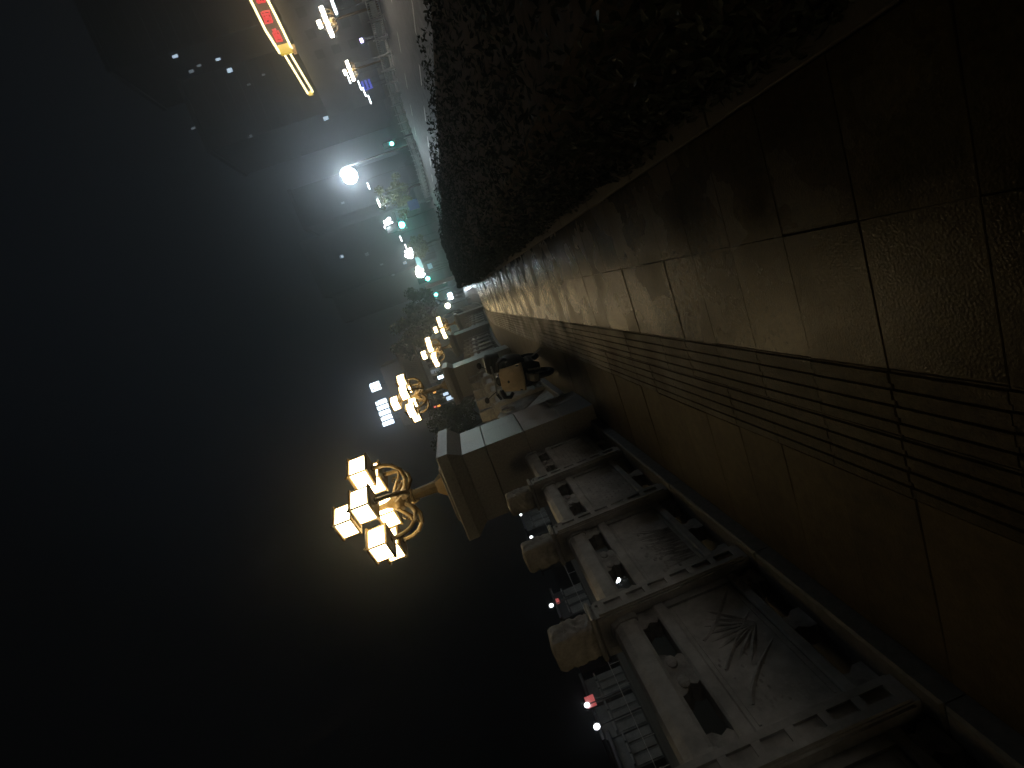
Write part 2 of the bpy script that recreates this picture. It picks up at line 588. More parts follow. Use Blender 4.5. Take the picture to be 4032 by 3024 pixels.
bm_.v.append((-.145, .07, 1.35)); bm_.f += [[mm * nn + k, mm * nn + (k + 1) % nn, len(bm_.v) - 1] for k in range(nn)]
cap_me = bm_.mesh('cap', M_relief, True)
# handrail (z .80...95 local), between posts
yl0, yl1 = .14, BAY
poly = [(-.20, .80), (-.06, .80), (-.05, .82), (-.05, .90), (-.075, .94), (-.13, .955), (-.185, .94), (-.21, .90), (-.21, .82)]
rail_me = MB().prism(poly, yl0 - .01, yl1 + .01, 'y').mesh('handrail', M_stone)
# rounded collar where the rail meets each post
collars = [MB().prism([(a * 1.14 + .018, .88 + (b - .88) * 1.14) for a, b in poly], ya, yb, 'y').mesh('rail_collar', M_stone) for ya, yb in ((yl0, yl0 + .055), (yl1 - .055, yl1))]
# cloud vase in the middle and half clouds at the ends of the opening (z .68-.80)
mb = MB()
yc = (yl0 + yl1) / 2
def cloud(yc_, w):
    pts = []
    for k in range(9):
        t = k / 8; pts.append((yc_ - w / 2 + w * t, .805 if 0 < k < 8 else .805))
    top = [(yc_ - w * .50, .81), (yc_ + w * .50, .81), (yc_ + w * .44, .765), (yc_ + w * .30, .735), (yc_ + w * .36, .70), (yc_ + w * .30, .675),
           (yc_ - w * .30, .675), (yc_ - w * .36, .70), (yc_ - w * .30, .735), (yc_ - w * .44, .765)]
    return top
mb.prism(cloud(yc, .30), -.185, -.075, 'x')
for sgn in (-1, 1):
    mb.ball((-.072, yc + sgn * .07, .755), .012, .045, .03, 8, 6)
vase_me = mb.mesh('cloud_vase', M_relief)
half_a = MB().prism([(yl0, .675), (yl0 + .10, .675), (yl0 + .13, .70), (yl0 + .11, .74), (yl0 + .14, .77), (yl0 + .14, .81), (yl0, .81)], -.185, -.075, 'x').mesh('half_cloud', M_relief)
half_b = MB().prism([(yl1, .81), (yl1 - .14, .81), (yl1 - .14, .77), (yl1 - .11, .74), (yl1 - .13, .70), (yl1 - .10, .675), (yl1, .675)], -.185, -.075, 'x').mesh('half_cloud', M_relief)
# panel frame + field
mb = MB()
mb.cbox(-.195, -.055, yl0, yl1, .60, .68, .012, True)
mb.cbox(-.195, -.055, yl0, yl1, .12, .18, .010, True)
mb.box(-.19, -.062, yl0, yl0 + .06, .1805, .5995); mb.box(-.19, -.062, yl1 - .06, yl1, .1805, .5995)
mb.box(-.185, -.078, yl0 + .061, yl1 - .061, .1807, .5993)
mb.box(-.072, -.066, yl0 + .075, yl1 - .075, .565, .578); mb.box(-.072, -.066, yl0 + .075, yl1 - .075, .20, .213)
panel_me = mb.mesh('panel', M_stone)
foot_me = MB().prism([(0, .003), (.14, .003), (.14, .05), (.11, .09), (.12, .121), (.02, .121), (.03, .09), (0, .05)], -.18, -.07, 'x').mesh('panel_foot', M_relief)
FEET = (yl0 + .02, yc - .07, yl1 - .16)
# three carved reliefs
rr = random.Random(11)
mb = MB()
for i in range(14):
    for j in range(8):
        y = yl0 + .10 + i * .052 + (.026 if j % 2 else 0); z = .225 + j * .043
        if rr.random() < .9:
            mb.ball((-.078, y, z), .010, .019, .010 + .004 * rr.random(), 6, 4)
rel1 = mb.mesh('carved_relief', M_relief, True)
mb = MB()
for i in range(46):
    y0 = yl0 + .16 + rr.random() * .45; z0 = .19
    L = rr.uniform(.16, .34); lean = rr.uniform(-.25, .5)
    pts = [(-.077, y0 + lean * L * (t ** 1.6), z0 + L * t - .10 * L * t * t * abs(lean)) for t in (0, .3, .6, .85, 1)]
    mb.tube(pts, [.006, .008, .008, .006, .001], 5)
for i in range(20):
    y0 = yl0 + .34 + rr.gauss(0, .12); z0 = .42 + rr.gauss(0, .05)
    mb.ball((-.077, y0, z0), .008, .03, .014, 6, 4)
rel2 = mb.mesh('carved_relief', M_relief, True)
mb = MB()
for s_ in (0, 1, 2):
    pts = [(-.076, yl0 + .18 + .22 * s_ + .30 * t, .54 - .33 * (t ** (1.4 - .3 * s_))) for t in [k / 8 for k in range(9)]]
    mb.tube(pts, [.010, .012, .013, .013, .012, .011, .009, .007, .002], 6)
for k in range(9):
    a = -.9 + k * .22
    y0, z0 = yl0 + .62, .24
    mb.tube([(-.077, y0 + .30 * t * math.sin(a) - .02, z0 + .30 * t * math.cos(a)) for t in (0, .35, .7, 1)], [.004, .014, .012, .001], 6)
for i in range(26):
    mb.ball((-.078, yl0 + .12 + rr.random() * .35, .36 + rr.random() * .2), .008, .022, .009, 6, 4)
rel3 = mb.mesh('carved_relief', M_relief, True)
RELS = [rel1, rel2, rel3]


def bal_post(th, y, rot):
    loc = Vector(wp(PX1, y, .10))
    p = obj('post', post_me, th, loc, rot)
    for nm, me in (('neck_band', neck_me), ('cap', cap_me)):
        obj(nm, me, p)
    if y < 14:
        for me in FRET: obj('fret_strip', me, p)
        for me in FRET2: obj('side_strip', me, p)
        for k in range(7): obj('fret_bar', fret_bar, p, (0, 0, .03 + k * .152))
    return p


def bal_bay(th, y, rot, slope, rel, scale=1.0):
    loc = Vector(wp(PX1, y, .10))
    out = []
    pn = None
    def put(nm, me, dy=0.0):
        o = obj(nm, me, th, loc, rot)
        o.scale.y = scale
        o.rotation_euler.x = slope
        if dy:
            o.location = loc + Matrix.Rotation(rot, 3, 'Z') @ (Matrix.Rotation(slope, 3, 'X') @ Vector((0, dy * scale, 0)))
        return o
    h = put('handrail', rail_me)
    for me in collars: obj('rail_collar', me, h)
    p = put('panel', panel_me)
    struct(obj('carved_relief', rel, p, (-.005, 0, 0)), 'stuff')
    put('cloud_vase', vase_me); put('half_cloud', half_a); put('half_cloud', half_b)
    for dy in FEET: put('panel_foot', foot_me, dy)


def section(label, y0, y1, posts, rels):
    th = thing('balustrade', label, 'balustrade', (0, 0, 0), group='stone balustrade sections along the walk')
    # plinth blocks
    n = max(1, round((y1 - y0) / 1.18))
    L = (y1 - y0) / n
    mp = MB().cbox(-2.42, -2.0, .003, L - .003, -.02, .10, .012).mesh('plinth_stone', M_kerb)
    for k in range(n):
        y = y0 + k * L
        o = obj('plinth_stone', mp, th, (gx(y), y, gz(y)))
        o.rotation_euler = (math.atan2(gz(y + L) - gz(y), L), 0, -math.atan2(gx(y + L) - gx(y), L))
    for i, y in enumerate(posts):
        nx = posts[i + 1] if i + 1 < len(posts) else None
        yy = y + BAY
        rot = -math.atan2(gx(yy) - gx(y), BAY)
        bal_post(th, y, rot)
        if nx is not None:
            bal_bay(th, y, rot, math.atan2(gz(nx) - gz(y), nx - y), RELS[rels[i % len(rels)]], (nx - y) / BAY)
    return th


P1, P2, P3, P4 = 6.05, 14.75, 24.5, 33.7
PD = 1.05
near = section('carved stone balustrade nearest the viewer, ending at the first lamp pedestal', -.9, P1, [-.775 + BAY * k for k in range(6)], [1, 0, 2, 1, 0, 1])
# last short bay up to the pedestal
def end_bay(th, y, L, rel=0):
    bal_bay(th, y, 0, math.atan2(gz(y + L) - gz(y), L), RELS[rel], L / BAY)
end_bay(near, -.775 + BAY * 5, P1 + .775 - BAY * 5)


def wing(th, y0, sgn):
    # drum-stone wing: sweeps from the pedestal down to the handrail
    prof = [(0, 0), (2.1, 0), (2.1, .93), (1.75, .95), (1.55, 1.06), (1.35, 1.02), (1.1, 1.14), (.85, 1.27), (.6, 1.33), (.4, 1.46), (.2, 1.58), (0, 1.60)]
    prof = [(a * sgn, b) for a, b in prof]
    m_ = MB().prism(prof, -.42, -.05, 'x')
    m_.v = [(x - (.22 * max(0, z - .9) / .7 if x > -.1 else 0), yy, z) for x, yy, z in m_.v]
    o = m_.build('scroll_wing', M_stone, th)
    o.location = wp(PX1, y0, .10)
    o.rotation_euler.z = -math.atan2(gx(y0 + 1) - gx(y0), 1)
    for c_, r in (((1.62 * sgn, .80), .17), ((.95 * sgn, .88), .2), ((.42 * sgn, 1.1), .2)):
        pts = [(-.045, c_[0] + r * (1 - t * .7) * math.cos(7 * t), c_[1] + r * (1 - t * .7) * math.sin(7 * t)) for t in [q / 20 for q in range(21)]]
        MB().tube(pts, .016, 6).build('scroll_carving', M_relief, o, True)


secs = [('carved stone balustrade with scrolled wing between the first and second lamp pedestals', P1 + PD, P2),
        ('carved stone balustrade between the second and third lamp pedestals', P2 + PD, P3),
        ('carved stone balustrade between the third and fourth lamp pedestals', P3 + PD, P4),
        ('farthest carved stone balustrade beyond the fourth lamp pedestal', P4 + PD, 50)]
for i, (lb, a, b) in enumerate(secs):
    n = int((b - a - 2.1) / BAY)
    st = a + 2.1
    posts = [st + k * BAY for k in range(n + 1)]
    th = section(lb, a, b, posts, [i % 3, (i + 1) % 3, 2])
    th_end = posts[-1]
    if b - th_end > .3: end_bay(th, th_end, b - th_end, i % 3)
    wing(th, a, 1)

# ------------------------------------------------------------------ lamp pedestals
def ped_meshes():
    parts = []
    g = .004
    x0, x1 = -.95, 0
    courses = [(-.02, .44), (.44, .95), (.95, 1.47), (1.47, 1.79)]
    for k, (a, b) in enumerate(courses):
        if k % 2:
            parts.append(('stone_block', MB().cbox(x0, x1, 0, .42 - g, a + g, b, .007, True)))
            parts.append(('stone_block', MB().cbox(x0, x1, .42, 1.05, a + g, b, .007, True)))
        else:
            parts.append(('stone_block', MB().cbox(x0, x1, 0, .66 - g, a + g, b, .007, True)))
            parts.append(('stone_block', MB().cbox(x0, x1, .66, 1.05, a + g, b, .007, True)))
    # flaring moulding and cap
    m_ = MB().hexa([(x0, 0, 1.795), (x1, 0, 1.795), (x1, 1.05, 1.795), (x0, 1.05, 1.795),
                    (x0 - .10, -.10, 1.93), (x1 + .10, -.10, 1.93), (x1 + .10, 1.15, 1.93), (x0 - .10, 1.15, 1.93)])
    parts.append(('moulding', m_))
    parts.append(('cap_stone', MB().cbox(x0 - .115, x1 + .115, -.115, 1.165, 1.934, 2.09, .012, True)))
    parts.append(('top_stone', MB().cbox(x0 + .10, x1 - .10, .10, .95, 2.092, 2.15, .01)))
    return [(n_, q.mesh(n_, M_ped)) for n_, q in parts]


PM = ped_meshes()
P0 = P1 - 11.7  # unseen pedestal and lamp, added behind the viewer to light the stone
ord_ = ['nearest', 'second', 'third', 'fourth']
for k, y in enumerate((P1, P2, P3, P4, P0)):
    lb = ['largest grey granite pedestal, carrying the nearest lantern cluster', 'second grey granite pedestal from the viewer, beyond the parked scooter',
          'third grey granite lamp pedestal from the viewer', 'fourth and farthest grey granite lamp pedestal', 'unseen granite lamp pedestal added behind the viewer, out of the picture'][k]
    th = thing('lamp_pedestal', lb, 'pedestal', wp(-1.81, y, 0), -math.atan2(gx(y + 1) - gx(y), 1), 'granite lamp pedestals')
    for n_, me in PM:
        obj(n_, me, th)


# ------------------------------------------------------------------ lantern lamps
def lantern_meshes(glass):
    s, h = .148, .25
    pane = MB().box(-s + .012, s - .012, -s - .002, -s + .006, .022, h - .022).mesh('pane', glass)
    cage = MB().box(s - .009, s + .009, s - .009, s + .009, .02, h - .02).mesh('corner_bar', M_gold)
    mb = MB()
    mb.cbox(-s - .028, s + .028, -s - .028, s + .028, h - .018, h + .016, .008, True)
    mb.hexa([(-s, -s, h + .017), (s, -s, h + .017), (s, s, h + .017), (-s, s, h + .017),
             (-.04, -.04, h + .07), (.04, -.04, h + .07), (.04, .04, h + .07), (-.04, .04, h + .07)])
    mb.lathe([(.018, h + .07), (.022, h + .09), (.004, h + .12)], n=8)
    roof = mb.mesh('lantern_roof', M_gold)
    mb = MB().cbox(-s - .022, s + .022, -s - .022, s + .022, -.014, .02, .006, True)
    mb.lathe([(.025, -.06), (.05, -.035), (.03, -.013)], n=8)
    floor = mb.mesh('lantern_base', M_gold)
    return pane, cage, roof, floor


LM = {'warm': lantern_meshes(M_lant), 'white': lantern_meshes(M_lant_far)}


def add_lantern(parent, loc, rz, kind):
    pane, cage, roof, floor = LM[kind]
    L = obj('lantern', roof, parent, loc, rz)
    obj('lantern_base', floor, L)
    for k in range(4):
        obj('pane', pane, L, None, k * PI / 2)
        obj('corner_bar', cage, L, None, k * PI / 2)
    return L


RING = .566
PHI = math.radians(-60.2)
LROT = math.radians(-26)
mb = MB()
mb.hexa([(-.17, -.17, 0), (.17, -.17, 0), (.17, .17, 0), (-.17, .17, 0), (-.075, -.075, .17), (.075, -.075, .17), (.075, .075, .17), (-.075, .075, .17)])
base_me = mb.mesh('lamp_base', M_gold)
pole_me = MB().lathe([(.085, .165), (.078, .30), (.072, .56)], n=8).mesh('pole', M_gold)
ring_me = MB().lathe([(.08, .50), (.098, .51), (.098, .535), (.078, .545), (.078, .575), (.104, .585), (.104, .61), (.08, .62)], n=12).mesh('ring', M_gold, True)
mb = MB().lathe([(.08, .62), (.125, .65), (.145, .72), (.12, .79), (.07, .83), (.045, .90), (.035, 1.20), (.05, 1.29)], n=12)
for k in range(6):
    a = PHI + k * PI / 3
    mb.ball((.10 * math.cos(a), .10 * math.sin(a), .70), .045, .045, .06, 8, 6)
hub_me = mb.mesh('hub', M_gold, True)
arm_pts = [(.07, .66), (.16, .57), (.28, .52), (.41, .54), (.51, .63), (.556, .74), (.566, .85)]
mb = MB()
mb.tube([(r, 0, z) for r, z in arm_pts], [.036, .034, .032, .03, .03, .03, .034], 8)
mb.tube([(.09, 0, .76), (.17, 0, .72), (.25, 0, .66), (.33, 0, .60), (.40, 0, .575)], [.026, .024, .022, .02, .016], 8)
mb.tube([(.30, 0, .60), (.34, 0, .66), (.30, 0, .70), (.26, 0, .68)], [.012, .012, .011, .006], 6)
arm_me = mb.mesh('arm', M_gold, True)


def street_lamp(label, loc, rz, kind='warm', group=None, pole_ext=0.0):
    th = thing('lantern_lamp', label, 'street lamp', loc, rz, group)
    obj('lamp_base', base_me, th)
    top = bpy.data.objects  # noqa
    z = pole_ext
    if z:
        MB().lathe([(.075, .1), (.075, .17 + z)], n=8).build('lower_pole', M_gold, th)
    for nm, me in (('pole', pole_me), ('ring', ring_me), ('hub', hub_me)):
        obj(nm, me, th, (0, 0, z))
    for k in range(6):
        a = PHI + k * PI / 3
        obj('arm', arm_me, th, (0, 0, z), a)
        add_lantern(th, (RING * math.cos(a), RING * math.sin(a), .905 + z), LROT, kind)
    add_lantern(th, (0, 0, 1.345 + z), LROT, kind)
    return th


G_l = 'lantern lamps on the pedestals'
for k, y in enumerate((P1, P2, P3, P4, P0)):
    lb = ['nearest golden lamp with seven glowing lanterns on the largest pedestal', 'second golden lantern lamp, rising beside the white rooftop letters',
          'third golden lantern lamp from the viewer, in front of the tiled roof', 'fourth and smallest golden lantern lamp on the pedestals', 'unseen golden lantern lamp added behind the viewer, out of the picture'][k]
    street_lamp(lb, wp(-2.285, y + .62, 2.15), 0, 'warm', G_l, .22 if k == 1 else 0.0)

# ------------------------------------------------------------------ parked scooter
sc = thing('electric_scooter', 'dark electric scooter with tan wind cover parked against the balustrade', 'scooter', (-1.60, 8.06, 0), math.radians(-6))
sc.rotation_euler.y = math.radians(7)


def wheel(y):
    t_ = MB()
    n = 28
    R, r = .165, .055
    for i in range(n):
        for j in range(10):
            a, b = 2 * PI * i / n, 2 * PI * j / 10
            t_.v.append((r * math.sin(b) * .8, y + (R + r * math.cos(b)) * math.cos(a), .22 + (R + r * math.cos(b)) * math.sin(a)))
    for i in range(n):
        for j in range(10):
            i2, j2 = (i + 1) % n, (j + 1) % 10
            t_.f.append([i * 10 + j, i2 * 10 + j, i2 * 10 + j2, i * 10 + j2])
    w = bpy.data.objects.new('wheel', None); col.objects.link(w); w.parent = sc
    t_.build('tyre', M_rubber, w, True)
    q = MB()
    q.tube([(-.03, y, .22), (.03, y, .22)], .05, 14)
    for k in range(5):
        a = 2 * PI * k / 5
        q.bar((0, y + .04 * math.cos(a), .22 + .04 * math.sin(a)), (0, y + .13 * math.cos(a), .22 + .13 * math.sin(a)), .03, .03, (1, 0, 0))
    n0 = 24
    pts = [(0, y + .125 * math.cos(2 * PI * k / n0), .22 + .125 * math.sin(2 * PI * k / n0)) for k in range(n0 + 1)]
    q.tube(pts, .016, 6, False)
    q.build('rim', M_gmetal, w)


wheel(0); wheel(1.22)
# front mudguard
mb = MB()
prof = []
for k in range(9):
    a = math.radians(20 + k * 17)
    prof.append((-.245 * math.cos(a), .22 + .245 * math.sin(a)))
for k in range(8):
    (a0, b0), (a1, b1) = prof[k], prof[k + 1]
    mb.hexa([(-.07, a0, b0), (.07, a0, b0), (.07, a1, b1), (-.07, a1, b1), (-.06, a0, b0 + .02), (.06, a0, b0 + .02), (.06, a1, b1 + .02), (-.06, a1, b1 + .02)])
mb.build('mudguard', M_black, sc)
mb = MB()
for s in (-1, 1):
    mb.tube([(s * .085, 0, .22), (s * .085, .05, .42), (s * .06, .10, .58)], .02, 8)
mb.build('fork', M_gmetal, sc)


def loft(rings):                                     # rings of equal point count
    m_ = MB(); n = len(rings[0])
    for r in rings: m_.v += r
    for i in range(len(rings) - 1):
        for k in range(n):
            k2 = (k + 1) % n
            m_.f.append([i * n + k, i * n + k2, (i + 1) * n + k2, (i + 1) * n + k])
    m_.f.append(list(range(n))[::-1]); m_.f.append([(len(rings) - 1) * n + k for k in range(n)])
    return m_


def oval(cx_, cy_, z, a, b, n=16, p=2.6):
    r = []
    for k in range(n):
        t = 2 * PI * k / n
        c_, s_ = math.cos(t), math.sin(t)
        r.append((cx_ + a * math.copysign(abs(c_) ** (2 / p), c_), cy_ + b * math.copysign(abs(s_) ** (2 / p), s_), z))
    return r


loft([oval(0, .10, .42, .12, .07), oval(0, .07, .50, .17, .09), oval(0, .08, .62, .19, .09), oval(0, .12, .76, .17, .08), oval(0, .17, .88, .13, .07), oval(0, .19, .95, .09, .06)]).build('front_cover', M_black, sc, True)
loft([oval(0, .17, .20, .15, .05), oval(0, .14, .30, .20, .06), oval(0, .12, .42, .22, .07), oval(0, .12, .54, .22, .07), oval(0, .14, .64, .19, .06)]).build('leg_shield', M_black, sc, True)
# wind cover hanging over the front
mb = MB()
nu, nv = 10, 8
for j in range(nv + 1):
    for i in range(nu + 1):
        u, v = i / nu * 2 - 1, j / nv
        z = .52 + .40 * v
        w = .245 - .05 * v
        mb.v.append((u * w, -.055 + .09 * u * u + .10 * v * v * .9 + .012 * math.sin(u * 9 + v * 3), z))
for j in range(nv):
    for i in range(nu):
        a = j * (nu + 1) + i
        mb.f.append([a, a + 1, a + nu + 2, a + nu + 1])
o = mb.build('wind_cover', M_tan, sc, True)
so = o.modifiers.new('thick', 'SOLIDIFY'); so.thickness = .012
mb = MB().ball((0, -.075, .80), .024, .012, .02, 10, 6)
mb.build('cover_patch', M_black, o)
mb = MB().tube([(-.36, .27, .96), (-.24, .22, 1.01), (-.10, .18, 1.0), (0, .18, .99), (.10, .18, 1.0), (.24, .22, 1.01), (.36, .27, .96)], .016, 8)
mb.build('handlebar', M_gmetal, sc)
for s in (-1, 1):
    MB().tube([(s * .25, .225, 1.008), (s * .37, .275, .955)], .023, 10).build('grip', M_rubber, sc)
    q = MB().tube([(s * .20, .20, 1.01), (s * .24, .19, 1.10), (s * .29, .20, 1.17)], .007, 6)
    mi = q.build('mirror', M_black, sc)
    MB().ball((s * .31, .20, 1.20), .058, .016, .04, 12, 8).build('mirror_shell', M_black, mi, True)
    MB().ball((s * .21, .02, .60), .018, .012, .028, 8, 6).build('reflector', M_chrome, sc, True)
    MB().tube([(s * .16, .10, .93), (s * .30, .10, .90), (s * .34, .16, .80), (s * .30, .22, .74)], .035, 8).build('hand_muff', M_black, sc, True)
MB().ball((0, .105, .93), .085, .05, .06, 14, 8).build('headlight', M_glassd, sc, True)
loft([oval(0, .60, .24, .14, .36), oval(0, .60, .30, .16, .38), oval(0, .60, .33, .15, .37)]).build('floorboard', M_black, sc, True)
loft([oval(0, 1.08, .36, .12, .30), oval(0, 1.05, .50, .16, .36), oval(0, 1.02, .64, .17, .36), oval(0, 1.0, .70, .15, .33)]).build('rear_body', M_black, sc, True)
loft([oval(0, 1.0, .70, .14, .32), oval(0, 1.0, .76, .15, .34), oval(0, 1.0, .80, .11, .30)]).build('seat', M_rubber, sc, True)
loft([oval(0, 1.42, .74, .17, .15, 16, 4), oval(0, 1.42, .98, .19, .17, 16, 4), oval(0, 1.42, 1.03, .15, .13, 16, 4)]).build('top_box', M_black, sc, True)
MB().tube([(.10, .75, .26), (.24, .72, .01)], .012, 6).build('side_stand', M_gmetal, sc)
MB().tube([(-.12, 1.3, .30), (-.14, 1.15, .27), (-.14, .95, .28)], .03, 8).build('rear_swingarm', M_gmetal, sc)

# ------------------------------------------------------------------ street furniture to the right
# fence panels along the middle of the street
FX = 16.5
pick_me = MB().bar((0, 0, .12), (0, 0, .82), .022).mesh('picket', M_wmetal)
railf_me = MB().bar((0, 0, 0), (0, 2.0, 0), .05, .05).mesh('rail', M_wmetal)
mb = MB().box(-.035, .035, -.035, .035, .0, .92); mb.box(-.14, .14, -.09, .09, 0, .06); mb.ball((0, 0, .95), .045, n=8, m_=6)
postf_me = mb.mesh('fence_post', M_wmetal)
mb = MB().box(-.012, .012, .25, 1.75, .30, .66)
board_me = mb.mesh('fence_board', M_wmetal)
y = 24.0
k = 0
while y < 84:
    th = thing('street_fence_panel', 'white metal street fence panel, one of the run along the middle of the road', 'fence panel', (FX, y, rz_(y) + .006), 0, 'white fence panels along the road')
    th.rotation_euler.x = math.atan2(rz_(y + 2) - rz_(y), 2)
    obj('rail', railf_me, th, (0, 0, .82)); obj('rail', railf_me, th, (0, 0, .14)); obj('fence_post', postf_me, th); obj('fence_board', board_me, th)
    for q in range(9): obj('picket', pick_me, th, (0, .12 + q * .22, 0))
    y += 2.06
    k += 1


def pole_light(name, label, p, base_z, arm, head, emis, group=None, r=.07):
    """street light: pole with a curved arm and a flat head; p is the head's place"""
    th = thing(name, label, 'street light', (p.x + arm, p.y, base_z), 0, group)
    H = p.z - base_z
    MB().tube([(0, 0, 0), (0, 0, H * .85), (-arm * .15, 0, H * .97), (-arm * .55, 0, H + .12), (-arm, 0, H + .10)], [r, r * .75, r * .6, r * .5, r * .45], 8).build('pole', M_gmetal, th, True)
    MB().cbox(-arm - head, -arm + head, -head * .45, head * .45, H + .02, H + .14, .03, True).build('lamp_head', M_gmetal, th)
    MB().cbox(-arm - head * .9, -arm + head * .9, -head * .4, head * .4, H - .06, H + .018, .02, True).build('lamp_glass', emis, th)
    return th


# the big floodlight
p = at(1376, 692, 56)
z0 = rz_(56)
th = thing('mast_light', 'dazzling round white floodlight on a tall curved pole over the street fence', 'street light', (16.75, p.y + .2, z0))
H = p.z - z0
dx = p.x - 16.75
MB().tube([(0, 0, 0), (0, 0, H * .6), (0, 0, H + .1), (dx * .06, 0, H + .45), (dx * .22, 0, H + .72), (dx * .45, 0, H + .86), (dx * .75, 0, H + .92), (dx, 0, H + .88)], [.12, .09, .07, .065, .06, .055, .05, .05], 10).build('mast', M_gmetal, th, True)
MB().lathe([(.14, .62), (.30, .70), (.26, .86), (.06, .92)], (dx, 0, H), 14).build('head_bracket', M_gmetal, th)
MB().ball((dx, -.1, H), .80, .42, .78, 24, 14).build('lamp_glass', E_mast, th, True)

# far street lights (white points of light, each its own lamp)
G_s = 'white street lights along the road'
lights = [
    (1373, 310, 60, 1.2, 'small white street light right of the blue sign, farther one'), (1416, 337, 62, 1.2, 'small white street light just above the blue sign'),
    (1434, 362, 64, 1.2, 'small white street light touching the blue sign'), (1455, 393, 66, 1.2, 'small white street light just past the blue sign'),
    (1450, 733, 84, 1.0, 'small white street light between floodlight and yellow tree'),     (1578, 940, 96, .8, 'thin white street light below the large green signal'), (1598, 972, 100, .8, 'thin white street light above the farther lamp cluster'),
]
for x, y, Y, arm, lb in lights:
    p = at(x, y, Y)
    pole_light('street_light', lb, p, rz_(Y), arm, .34 + .002 * Y, E_white, G_s)
p = at(1491, 800, 71)
pole_light('street_light', 'bright white street light beside the yellow tree', p, rz_(71), 1.0, .5, glow('bright_led', (0.96, 0.98, 0.9), 220), G_s)
# right-hand lantern lamps on the far pavement
p = at(1283, 88, 33); street_lamp('lantern lamp across the road at the frame edge, under the red letters', (p.x, p.y, p.z - 3.2), .4, 'white', 'lantern lamps across the road', 2.1)
p = at(1376, 280, 46); street_lamp('lantern lamp across the road beside the row of small white lights', (p.x, p.y, p.z - 3.2), 1.0, 'white', 'lantern lamps across the road', 2.1)
for y_, w_ in ((20.0, 'first'), (7.0, 'second'), (-6.0, 'third')):           # unseen lamps added further along the row to light the stone faces
    street_lamp('%s unseen lantern lamp added across the road past the right edge of the scene' % w_, (15.8 + .055 * y_, y_, 2.0 - 3.2), .2, 'white', 'lantern lamps across the road', 2.1)
# far lantern clusters (many globes on one column)
def cluster(label, x, y, Y, n, sx, sz, r, emis=E_white):
    c = at(x, y, Y); z0 = rz_(Y)
    th = thing('cluster_lamp', label, 'street lamp', (c.x, c.y, z0), 0, 'many-headed lamps down the road')
    H = c.z - z0
    MB().tube([(0, 0, 0), (0, 0, H)], [.12, .07], 8).build('pole', M_gmetal, th, True)
    q = random.Random(int(x))
    for k in range(n):
        a = 2.4 * k + .5
        f = math.sqrt((k + .4) / n)
        px_, pz_ = sx * f * math.cos(a), sz * f * math.sin(a)
        g_ = MB().lathe([(r * .5, -r * 1.2), (r, -r * .6), (r, r * .7), (r * .4, r * 1.1)], n=8).build('globe', emis, th, True, (px_, q.uniform(-.4, .4), H + pz_))
        MB().tube([(0, 0, H - sz), (px_ * .6, 0, H + pz_ - r * 2), (px_, 0, H + pz_ - r)], .03, 6).build('arm', M_gmetal, th)


cluster('wide cluster lamp of white globes above the large green signal', 1531, 884, 85, 12, .95, .60, .25)
cluster('second cluster lamp of white globes farther down the road', 1612, 998, 110, 13, 1.0, .85, .3)
cluster('brightest cluster lamp glowing next to the cyan sign', 1650, 1070, 100, 8, .9, .5, .34, E_warm)
cluster('small lamp cluster at the road end beside the grey pillar', 1663, 1085, 98, 4, .3, .5, .25)


# traffic signals
def signal(label, x, y, Y, r, arm):
    c = at(x, y, Y); z0 = rz_(Y)
    th = thing('traffic_light', label, 'traffic light', (c.x, c.y, z0), 0, 'green traffic lights')
    H = c.z - z0
    MB().tube([(arm, .15, 0), (arm, .15, H + .8)], .08, 8).build('pole', M_gmetal, th)
    if arm > .4: MB().tube([(arm, .15, H + .6), (0, .15, H + .6)], .05, 8).build('arm', M_gmetal, th)
    MB().cbox(-r * 1.5, r * 1.5, -.02, .2, H - r * 1.5, H + r * 5.5, .03, True).build('housing', M_black, th)
    for k, e_ in enumerate((E_green, M_glassd, M_glassd)):
        q = MB().tube([(0, -.05, H + k * r * 2.2), (0, -.021, H + k * r * 2.2)], r, 14)
        q.build('lens', e_, th)


signal('green signal low over the fence, right of the floodlight', 1543, 566, 52, .16, .3)
signal('large bright green signal amid the trees and lamp clusters', 1582, 886, 72, .40, 2.2)
signal('small far green signal at the end of the road', 1684, 1097, 95, .34, 1.2)
signal('distant turquoise signal left of the grey pillar', 1717, 1160, 90, .24, .3)


def box_sign(name, label, cat, x, y, Y, w, h, emis, base_z, frame=M_gmetal):
    c = at(x, y, Y)
    th = thing(name, label, cat, (c.x, c.y, base_z))
    H = c.z - base_z
    MB().cbox(-w / 2 - .08, w / 2 + .08, .0, .25, H - h / 2 - .08, H + h / 2 + .08, .02, True).build('casing', frame, th)
    MB().box(-w / 2, w / 2, -.03, -.002, H - h / 2, H + h / 2).build('face', emis, th)
    MB().tube([(-w * .3, .12, 0), (-w * .3, .12, H - h / 2)], .06, 8).build('post', M_gmetal, th)
    MB().tube([(w * .3, .12, 0), (w * .3, .12, H - h / 2)], .06, 8).build('post', M_gmetal, th)
    return th


